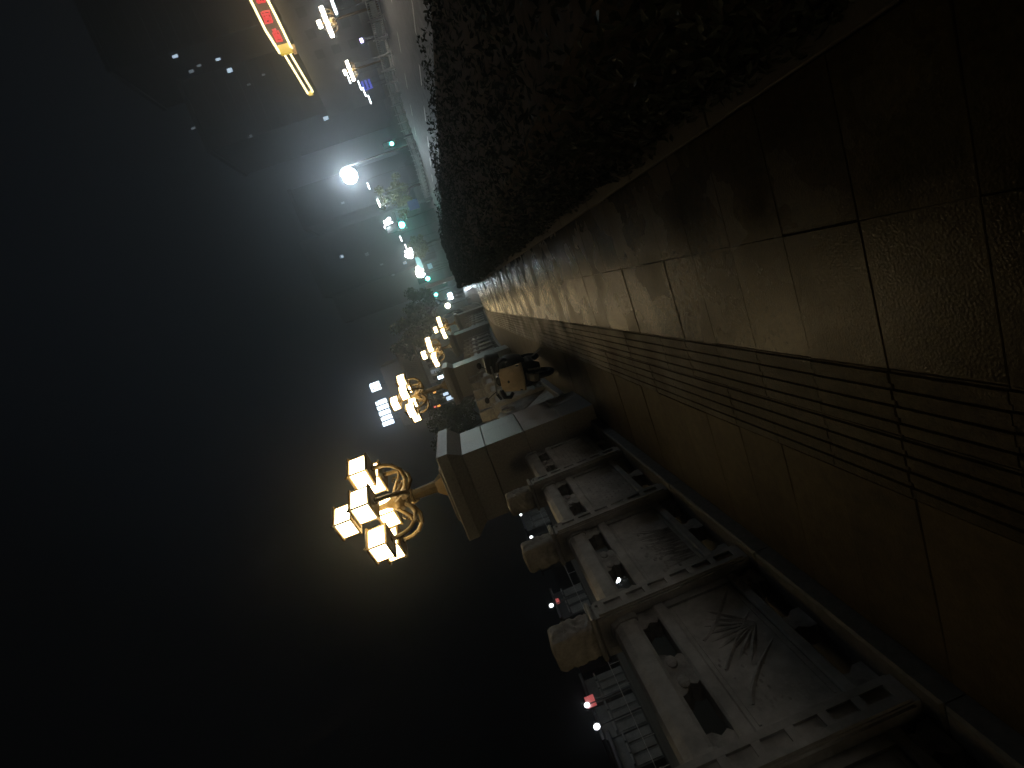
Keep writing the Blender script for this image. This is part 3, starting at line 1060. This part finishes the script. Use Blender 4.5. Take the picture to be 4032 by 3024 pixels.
# blue sign made of three bars
c = at(1443, 333, 58); z0 = rz_(58)
th = thing('blue_bar_sign', 'small blue sign of glowing parallel bars by the fence', 'sign', (c.x, c.y, z0))
H = c.z - z0
for k in range(3):
    MB().box(-.42 + k * .0, .42, -.04, .02, H - .5 + k * .38, H - .30 + k * .38).build('bar', E_blue, th)
MB().box(-.5, -.425, -.04, .02, H - .55, H + .5).build('upright', E_blue, th)
MB().tube([(0, .1, 0), (0, .1, H + .5)], .05, 8).build('post', M_gmetal, th)
box_sign('sign_board', 'tiny violet sign glowing above the near fence', 'sign', 1424, 160, 45, .30, .22, glow('violet_sign', (.55, .45, 1.0), 9), rz_(45))
box_sign('sign_board', 'long cyan shop sign beside the brightest lamp cluster', 'sign', 1650, 1035, 105, 3.4, 1.0, E_cyan, rz_(105))
box_sign('sign_board', 'small pale blue square sign at the end of the road', 'sign', 1693, 1048, 95, .95, .85, glow('pale_blue_sign', (.25, .55, .75), .7), rz_(95))
box_sign('sign_board', 'bright bluish white shop sign where the walk meets the road', 'sign', 1773, 1166, 64, .75, .5, glow('white_shop_sign', (.75, .88, 1.0), 40), rz_(64))
box_sign('sign_board', 'white strip sign over the violet one at the frame edge', 'sign', 1312, 18, 40, 1.3, .16, glow('strip_sign', (.85, .93, 1.0), 9), rz_(40))
# directional sign on a gantry pole, blue face
c = at(1628, 806, 70)
th = thing('road_sign_gantry', 'grey gantry arm with a dark blue road sign near the yellow tree', 'road sign', (c.x, c.y, rz_(70)))
H = c.z - rz_(70)
MB().tube([(0, .1, 0), (0, .1, H + 3.0)], [.12, .09], 8).build('pole', M_gmetal, th)
MB().tube([(0, .1, H + 2.8), (-2.6, .1, H + 2.8)], .06, 8).build('arm', M_gmetal, th)
MB().cbox(-.6, .6, -.06, .04, H - .7, H + .7, .01, True).build('sign_face', mat('blue_sign_paint', (.03, .07, .28), .4), th)
# grey pillar at the corner with a yellow foot
p0, p1 = at(1765, 1100, 46), at(1676, 1134, 46)
th = thing('gate_pillar', 'pale grey square pillar standing where hedge and road meet', 'pillar', (p0.x, p0.y, rz_(46)))
H = p1.z - rz_(46)
MB().cbox(-.17, .17, 0, .34, .3, H, .02, True).build('shaft', M_wmetal, th)
MB().cbox(-.24, .24, -.07, .41, 0, .3, .02, True).build('base', M_wmetal, th)
o = tag(MB().cbox(-.25, .25, -.1, .1, 0, .55, .05, True).build('barrier_block', mat('yellow_paint', (.5, .42, .08), .5)), 'yellow painted barrier block at the foot of the grey pillar', 'barrier')
q = at(1768, 1092, 44); o.location = (q.x + .1, q.y, gz(44) + .0)

# red and gold rooftop sign
A, B = at_z(988, 0, 14.), at_z(1100, 210, 14.)
hd_ = (B - A).normalized(); nrm = Vector((hd_.y, -hd_.x, 0))
if nrm.dot(CAM - A) < 0: nrm = -nrm


def on_plane(x, y):
    v = ray(x, y); t = nrm.dot(A - CAM) / nrm.dot(v); return CAM + v * t


th = thing('rooftop_sign', 'red lettered sign framed by glowing gold tubes on a dark building', 'sign', (A.x, A.y, 0))


def pl(name, a, b, w, mtl, par=th, d=.5):
    a_, b_ = on_plane(*a) - Vector(th.location), on_plane(*b) - Vector(th.location)
    return MB().bar(a_, b_, d, w, nrm.cross(hd_)).build(name, mtl, par)


pl('gold_tube', (952, -70), (1045, 118), .36, E_neon); pl('gold_tube', (1045, 118), (1101, 208), .36, E_neon)
pl('gold_tube', (1018, -70), (1085, 60), .36, E_neon); pl('gold_tube', (1085, 60), (1148, 190), .36, E_neon)
pl('yellow_box', (1101, 200), (1147, 188), 1.6, E_yel, d=.6); pl('orange_box', (1152, 195), (1165, 193), 1.5, E_orange, d=.6)
pl('gold_tube', (1119, 213), (1212, 367), .30, E_neon); pl('gold_tube', (1139, 205), (1231, 360), .30, E_neon)
pl('end_box', (1213, 370), (1231, 365), .7, E_yel)
rr = random.Random(5)


def glyph(quad, seed):
    """a block of red strokes filling a quad on the sign's face"""
    q = random.Random(seed)
    P = [on_plane(*c_) - Vector(th.location) + nrm * .3 for c_ in quad]
    def S(u, v): return P[0] * (1 - u) * (1 - v) + P[1] * u * (1 - v) + P[2] * u * v + P[3] * (1 - u) * v
    m_ = MB()
    for k in range(5):
        v = .06 + k * .22 + q.uniform(-.03, .03)
        m_.bar(S(q.uniform(0, .25), v), S(q.uniform(.7, 1), v), .16, .2, nrm.cross(hd_))
    for k in range(4):
        u = .1 + k * .26 + q.uniform(-.04, .04)
        m_.bar(S(u, q.uniform(0, .3)), S(u, q.uniform(.7, 1)), .16, .2, nrm)
    m_.bar(S(.1, .9), S(.5, .45), .16, .26, nrm)
    m_.bar(S(.9, .9), S(.55, .45), .16, .26, nrm)
    m_.build('red_letter', E_red, th)


glyph([(1020, 42), (1062, 35), (1078, 82), (1042, 90)], 1)
glyph([(1060, 112), (1092, 102), (1116, 158), (1086, 163)], 2)
glyph([(990, -45), (1030, -52), (1048, 3), (1010, 9)], 3)
bk = MB()
P = [on_plane(*c_) - Vector(th.location) - nrm * .6 for c_ in [(960, -70), (1100, 205), (1148, 190), (1022, -70)]]
bk.face(P).face([q_ - nrm * .3 for q_ in P][::-1])
bk.build('backboard', M_wall, th)
# the building that carries it
A0 = on_plane(985, 0); B0 = on_plane(1230, 365)
o1 = A0 - hd_ * 25; o2 = B0 + hd_ * 8
zt = on_plane(1050, 0).z - .9
th2 = thing('corner_building', 'dark unlit building under the red and gold rooftop sign', 'building', (A.x, A.y, 0))


def footprint(a, b, dep, z0, z1):
    a = Vector((a.x, a.y, 0)) - Vector((A.x, A.y, 0)); b = Vector((b.x, b.y, 0)) - Vector((A.x, A.y, 0))
    n2 = -nrm * dep
    return MB().hexa([a + Vector((0, 0, z0)), b + Vector((0, 0, z0)), b + n2 + Vector((0, 0, z0)), a + n2 + Vector((0, 0, z0)),
                      a + Vector((0, 0, z1)), b + Vector((0, 0, z1)), b + n2 + Vector((0, 0, z1)), a + n2 + Vector((0, 0, z1))])


zl = on_plane(1222, 362).z - 1.2
footprint(o1 - nrm * 1.2, on_plane(1148, 190) - nrm * 1.2, 18, -3, min(zt, zl)).build('wall', M_wall, th2)
footprint(on_plane(1148, 190) - nrm * 1.25, o2 - nrm * 1.25, 16, -3, zl - .02).build('lower_wall', M_wall, th2)
for k in range(9):
    for j in range(3):
        q_ = o1 + hd_ * (4 + k * 4.2) - nrm * 1.2
        a_ = Vector((q_.x - A.x, q_.y - A.y, -.5 + j * 3.4))
        w_ = hd_ * 1.8; u_ = Vector((0, 0, 1.7)); n_2 = nrm * .05
        MB().hexa([a_, a_ + w_, a_ + w_ + n_2, a_ + n_2, a_ + u_, a_ + w_ + u_, a_ + w_ + u_ + n_2, a_ + u_ + n_2]).build('window', M_glassd, th2)


# ------------------------------------------------------------------ trees
def tree(label, base, H, crown, leafmat, n, seed, trunk_h=.35, group='street trees', lsize=.22):
    q = random.Random(seed)
    th = thing('tree', label, 'tree', base, 0, group)
    m_ = MB()
    m_.tube([(0, 0, 0), (.03 * H, 0, H * .25), (0, .02 * H, H * .55), (.02 * H, 0, H * .8)], [.035 * H, .027 * H, .018 * H, .006 * H], 8)
    tips = []
    for k in range(9):
        a = q.uniform(0, 2 * PI); z0 = H * q.uniform(trunk_h, .62)
        r = crown[0] * q.uniform(.45, .85)
        tip = (r * math.cos(a), r * math.sin(a), z0 + H * q.uniform(.1, .28))
        m_.tube([(0, 0, z0), (tip[0] * .5, tip[1] * .5, z0 + (tip[2] - z0) * .65), tip], [.013 * H, .009 * H, .003 * H], 6)
        tips.append(Vector(tip))
    m_.build('trunk', M_bark, th, True)
    cl = [(Vector((q.gauss(0, .42) * crown[0], q.gauss(0, .42) * crown[0], H * (1 - crown[1] / 2 / H) + q.gauss(0, .24) * crown[1])), q.uniform(.22, .40) * crown[0]) for _ in range(16)]
    cl += [(t_, .28 * crown[0]) for t_ in tips]
    m_ = MB()
    for i in range(n):
        c_, r = q.choice(cl)
        d = Vector((q.gauss(0, 1), q.gauss(0, 1), q.gauss(0, 1))).normalized() * r * (q.random() ** .4)
        p_ = c_ + d
        nv = (d.normalized() + Vector((q.gauss(0, .7), q.gauss(0, .7), q.gauss(0, .7)))).normalized()
        t1 = nv.cross(Vector((q.gauss(0, 1), q.gauss(0, 1), q.gauss(0, 1)))).normalized(); t2 = nv.cross(t1)
        s1 = lsize * q.uniform(.6, 1.3)
        m_.face([p_ - t1 * s1, p_ - t2 * s1 * .5, p_ + t1 * s1, p_ + t2 * s1 * .5])
    struct(m_.build('crown', leafmat, th), 'stuff')
    return th


def tree_at(label, x, y, Y, topz, cr, leafmat, seed, n=2600, z0=None, lsize=.22):
    c = at(x, y, Y)
    zb = rz_(Y) if z0 is None else z0
    H = (c.z + topz) - zb
    return tree(label, (c.x, c.y, zb), H, (cr, topz * 2.0), leafmat, n, seed, lsize=lsize)


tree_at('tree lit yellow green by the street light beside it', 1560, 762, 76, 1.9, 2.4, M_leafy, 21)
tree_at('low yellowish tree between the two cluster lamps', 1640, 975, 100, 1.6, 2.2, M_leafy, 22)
tree_at('dark green tree left of the small far lamp row', 1650, 1228, 66, 2.2, 2.6, M_leaf2, 23, 4200, lsize=.2)
tree_at('rounded dark tree crown rising behind the third lamp', 1625, 1300, 70, 2.2, 2.5, M_leaf2, 24, 3600)
tree_at('dark tree below the second lantern lamp, dotted with tiny lights', 1760, 1600, 62, 2.6, 4.0, M_leaf2, 25, 5200, lsize=.2)
tree_at('wide dark tree beside the nearest pedestal cap', 1790, 1700, 60, 2.2, 3.4, M_leaf2, 26, 4200, lsize=.2)

# low tiled-roof hall
c = at(1640, 1450, 74)
th = thing('tiled_hall', 'low pale hall with a sloping tiled roof behind the third lamp', 'building', (c.x, c.y, rz_(74)), math.radians(-8))
H = c.z - rz_(74)
MB().box(-3.0, 3.2, 0, 6, 0, H - 1.0).build('wall', M_wall2, th)
rf = MB()
rf.hexa([(-3.6, -.8, H - 1.1), (3.8, -.8, H - 1.1), (3.8, 3, H + 2.0), (-3.6, 3, H + 2.0), (-3.6, -.8, H - .9), (3.8, -.8, H - .9), (3.8, 3, H + 2.2), (-3.6, 3, H + 2.2)])
rf.hexa([(-3.6, 3, H + 2.0), (3.8, 3, H + 2.0), (3.8, 6.8, H - 1.1), (-3.6, 6.8, H - 1.1), (-3.6, 3, H + 2.2), (3.8, 3, H + 2.2), (3.8, 6.8, H - .9), (-3.6, 6.8, H - .9)])
r_ = rf.build('roof', M_tile, th)
MB().bar((-3.7, 3, H + 2.25), (3.9, 3, H + 2.25), .35, .35).build('ridge', M_tile, r_)
mt2 = MB().tube([(0, -.82, H - .88), (0, 3, H + 2.22)], .05, 6).mesh('tile_row', M_tile)
for k in range(24):
    obj('tile_row', mt2, r_, (-3.5 + k * .31, 0, 0))
for k in range(6):
    x = -2.6 + k * .95
    w = MB().box(x, x + .6, -.04, -.002, H - 3.2, H - 1.7).build('window', E_wind if k in (1, 4) else M_glassd, th)
    MB().box(x - .05, x + .65, -.06, -.041, H - 3.28, H - 3.2).build('sill', M_wall2, w)
MB().box(1.9, 2.7, -.05, -.002, 0, 2.3).build('door', M_glassd, th)

# white rooftop letters on the dark block behind
c = at(1515, 1600, 120)
th = thing('letter_block', 'dark block whose roof carries the white glowing letters', 'building', (c.x, c.y, rz_(120)))
H = c.z - rz_(120)
MB().box(-6.5, 9, 1.0, 14, 0, H - 2.2).build('wall', M_wall, th)
for j in range(6):
    for k in range(6):
        MB().box(-5.5 + k * 2.4, -4.2 + k * 2.4, .95, .998, 2 + j * 3.2, 3.7 + j * 3.2).build('window', M_glassd, th)


def letters(label, quad_c, n, size, seed, Y, asp=1.0):
    q = random.Random(seed)
    c_ = at(*quad_c[0], Y)
    th_ = thing('rooftop_letters', label, 'sign', (c_.x, c_.y, c_.z))
    d_ = at(*quad_c[1], Y) - c_
    for k in range(n):
        o_ = d_ * (k / max(1, n - 1))
        m_ = MB()
        s = size; wx = size * asp
        for j in range(4):
            z = -s * .45 + j * s * .3
            m_.box(o_.x - wx * .46, o_.x + wx * .46 * q.uniform(.6, 1), o_.y - .06, o_.y + .06, o_.z + z, o_.z + z + s * .13)
        for j in range(3):
            x = -wx * .40 + j * wx * .36
            m_.box(o_.x + x, o_.x + x + wx * .14, o_.y - .068, o_.y + .052, o_.z - s * .5, o_.z + s * q.uniform(.35, .52))
        m_.build('letter', E_bluew, th_)
    fr = MB().bar(Vector((0, .3, -size * .7)) - d_ * .1, d_ * 1.1 + Vector((0, .3, -size * .7)), .12)
    for k in range(n):
        o_ = d_ * (k / max(1, n - 1)); fr.bar(o_ + Vector((0, .2, -size * 1.3)), o_ + Vector((0, .2, size * .5)), .1)
    fr.build('sign_frame', M_gmetal, th_)


letters('larger row of white glowing rooftop letters above the second lamp', [(1503, 1582), (1531, 1664)], 5, 2.5, 3, 119, .42)
letters('smaller white glowing rooftop letters right of the larger row', [(1480, 1522), (1480, 1522)], 1, 2.2, 4, 119)

# tiny lamps in and below the dark tree
for x, y, e_, s, lb in [(1711, 1545, E_orl, .16, 'tiny upper orange light in the dark tree'), (1713, 1602, E_redl, .14, 'tiny red light in the dark tree'), (1728, 1598, E_orl, .18, 'tiny lower orange light in the dark tree'),
                     (1755, 1551, E_win, .30, 'upper small blue light below the dark tree'), (1772, 1566, E_win, .42, 'larger small blue light below the dark tree'), (1735, 1485, E_bluew, .32, 'small white light at the corner of the tiled hall')]:
    c = at(x, y, 56)
    th = thing('lantern_light', lb, 'light', (c.x, c.y, gz(56) - .5), 0, 'tiny coloured lights past the balustrade')
    H = c.z - (gz(56) - .5)
    MB().tube([(0, .1, 0), (0, .1, H)], .03, 6).build('pole', M_gmetal, th)
    MB().cbox(-s / 2, s / 2, -.06, .06, H - s, H + s, .02, True).build('lamp_glass', e_, th)
# globe lamp where the walk ends
c = at(1763, 1204, 52)
th = thing('globe_lamp', 'single warm white globe lamp at the far end of the walk', 'street lamp', (c.x, c.y, gz(52)))
H = c.z - gz(52)
MB().tube([(0, 0, 0), (0, 0, H - .2)], [.06, .04], 8).build('pole', M_gmetal, th)
MB().ball((0, 0, H), .26, n=14, m_=10).build('globe', E_warm, th, True)


# ------------------------------------------------------------------ high-rise blocks with a few lit windows
def tower(label, x0, x1, Y, z1, wins, dep=25, fl=3.2):
    th = thing('apartment_tower', label, 'building', ((x0 + x1) / 2, Y, -3))
    w = (x1 - x0) / 2
    MB().box(-w, w, 0, dep, 0, z1 + 3).build('wall', M_tower, th)
    MB().cbox(-w - .4, w + .4, -.4, dep + .4, z1 + 3.01, z1 + 4.2, .1).build('parapet', M_tower, th)
    fm = MB().box(-w - .01, w + .01, -.25, -.003, 0, .35).mesh('floor_band', M_tower)
    for k in range(int((z1) / fl)):
        obj('floor_band', fm, th, (0, 0, 3 + k * fl))
    for (px_, py_, ww, wh, e_) in wins:
        c_ = at(px_, py_, Y)
        ww *= .75; wh *= .70
        a = MB().box(-ww / 2, ww / 2, -.10, -.005, -wh / 2, wh / 2).build('window', e_, th)
        a.location = (c_.x - (x0 + x1) / 2, 0, c_.z + 3)
        MB().box(-ww / 2 - .12, ww / 2 + .12, -.16, -.101, -wh / 2 - .14, -wh / 2 - .01).build('sill', M_tower, a)


cA, cB = at(690, 225, 150), at(1050, 300, 150)
tower('tall dark tower with scattered lit windows above the gold sign', 84, 118, 150, 60,
      [(690, 222, .9, 2.0, E_win), (754, 281, .9, 1.8, E_wind), (784, 259, .6, 1.4, E_wind), (859, 234, .7, 1.7, E_win), (905, 277, 1.3, 1.9, E_win), (1038, 295, .5, 1.3, E_wind), (980, 333, .6, 1.4, E_wind)])
tower('tall dark tower with two faint lit windows left of the gold sign', 60, 78, 152, 46,
      [(762, 505, .6, 1.6, E_wind), (985, 537, .9, 1.7, E_wind), (1283, 466, 1.2, 1.9, E_win)])
tower('distant tower with a few lit windows above the road end', 22, 48, 240, 52,
      [(1345, 1010, 1.8, 2.6, E_win), (1445, 1001, 1.9, 2.4, E_wind)], 20)
tower('slimmer distant tower beside the road end, almost dark', 8, 20, 230, 46,
      [(1503, 1041, 1.0, 2.0, E_wind), (1548, 1083, 1.0, 2.0, E_wind), (1594, 1035, 1.4, 2.2, E_win)], 20)
tower('dark tower standing behind the floodlight', 44, 58, 200, 40, [(1350, 799, 1.0, 1.8, E_wind), (1640, 716, .6, 1.5, E_wind)], 20)

# ------------------------------------------------------------------ far bank: low quay buildings and lamps
def shop(label, x, y, X, w, h, zb, mtl, lit):
    c = at_x(x, y, X)
    th = thing('quay_shop', label, 'building', (X, c.y, zb), 0, 'low shops on the far river bank')
    MB().box(-6, 0, -w / 2, w / 2, 0, h).build('wall', mtl, th)
    MB().cbox(-6.3, .5, -w / 2 - .3, w / 2 + .3, h + .005, h + .25, .04, True).build('roof', M_wall, th)
    for k in range(3):
        yy = -w / 2 + w * (k + .5) / 3
        s_ = MB().box(.002, .06, yy - w * .12, yy + w * .12, .1, h * .66)
        s_.build('shutter', E_wind if (lit and k == 1) else M_wall2, th)
        MB().box(.002, .35, yy - w * .14, yy + w * .14, h * .70, h * .74).build('awning', M_wall2, th)


XB = -29.5
zq = -1.4
shop('low pale shop across the river seen left of the second post cap', 2085, 2050, XB, 5.0, 3.2, zq, M_shop, False)
shop('dark shop across the river behind the red light', 2190, 2390, XB, 4.0, 2.9, zq, M_wall, False)
shop('pale lit shop across the river under the red awning sign', 2310, 2730, XB, 2.3, 3.0, zq, M_shop, False)
shop('broad pale shop front across the river, nearest the bottom edge', 2365, 2850, XB, 2.6, 3.0, zq, M_shop, False)
shop('last pale shop across the river at the bottom edge', 2420, 2985, XB, 2.4, 2.6, zq, M_shop, False)


def quay_lamp(label, x, y, X, s=.2, e_=E_quay, zb=zq):
    c = at_x(x, y, X)
    th = thing('quay_lamp', label, 'street lamp', (X, c.y, zb), 0, 'lamps on the far river bank')
    H = c.z - zb
    MB().tube([(0, 0, 0), (0, 0, max(.1, H - s))], [.06, .04], 8).build('pole', M_gmetal, th)
    MB().ball((0, 0, H), s, s, s * 1.2, 12, 8).build('globe', e_, th, True)


quay_lamp('quay lamp farthest right, above the second post cap', 2051, 2027, -27.6, .14)
quay_lamp('quay lamp just right of the third post cap', 2092, 2115, -27.8, .16)
quay_lamp('quay lamp above the small red light', 2171, 2384, -27.8, .17)
quay_lamp('quay lamp touching the red awning sign', 2311, 2776, -27.8, .16)
quay_lamp('quay lamp in front of the broad pale shop', 2350, 2861, -27.8, .18)
c = at_x(2430, 2284, -6.8)
th = thing('boat_lamp', 'white lamp low on the river seen through the balustrade opening', 'lamp', (c.x, c.y, -3.42))
H = c.z + 3.42
MB().tube([(0, 0, 0), (0, 0, H - .06)], [.05, .03], 8).build('pole', M_gmetal, th)
MB().lathe([(.3, -.2), (.45, .0), (.48, .25), (.2, .26)], n=12).build('float', M_black, th)
MB().ball((0, 0, H), .055, .055, .07, 10, 8).build('globe', E_white, th, True)
for x, y, w, h, lb in [(2325, 2762, 1.0, .35, 'red awning sign lit beside a quay lamp'), (2196, 2367, .8, .18, 'small red sign lit on the far bank')]:
    c = at_x(x, y, -27.9)
    th = thing('red_sign', lb, 'sign', (c.x, c.y, zq))
    H = c.z - zq
    MB().cbox(-.1, .0, -w / 2, w / 2, H - h, H + h, .02, True).build('casing', M_wall, th)
    MB().box(.002, .03, -w / 2 + .03, w / 2 - .03, H - h + .03, H + h - .03).build('face', glow('red_face', (.8, .10, .10), .5), th)
    MB().tube([(-.05, 0, 0), (-.05, 0, H - h)], .05, 6).build('post', M_gmetal, th)
# quay edge rail catching the light
th = thing('quay_rail', 'thin pale handrail along the far river quay', 'railing', (-27.1, 0, -1.4))
MB().tube([(0, -10, .95), (0, 57, .95)], .03, 6).build('top_rail', M_wmetal, th)
for k in range(34):
    MB().tube([(0, -10 + k * 2, 0), (0, -10 + k * 2, .95)], .025, 6).build('post', M_wmetal, th)

# ------------------------------------------------------------------ night haze
hz = bpy.data.materials.new('night_haze')
hz.use_nodes = True
t = hz.node_tree
t.nodes.clear()
mo = t.nodes.new('ShaderNodeOutputMaterial')
pv = t.nodes.new('ShaderNodeVolumePrincipled')
pv.inputs['Color'].default_value = (0.86, 0.93, 1.0, 1)
pv.inputs['Density'].default_value = 0.0042
pv.inputs['Anisotropy'].default_value = 0.87
t.links.new(pv.outputs[0], mo.inputs['Volume'])
o = MB().box(-430, 430, -80, 430, -5.2, 66).build('haze', hz)
struct(o, 'stuff')
o['label'] = 'thin night haze lit by the street lights'
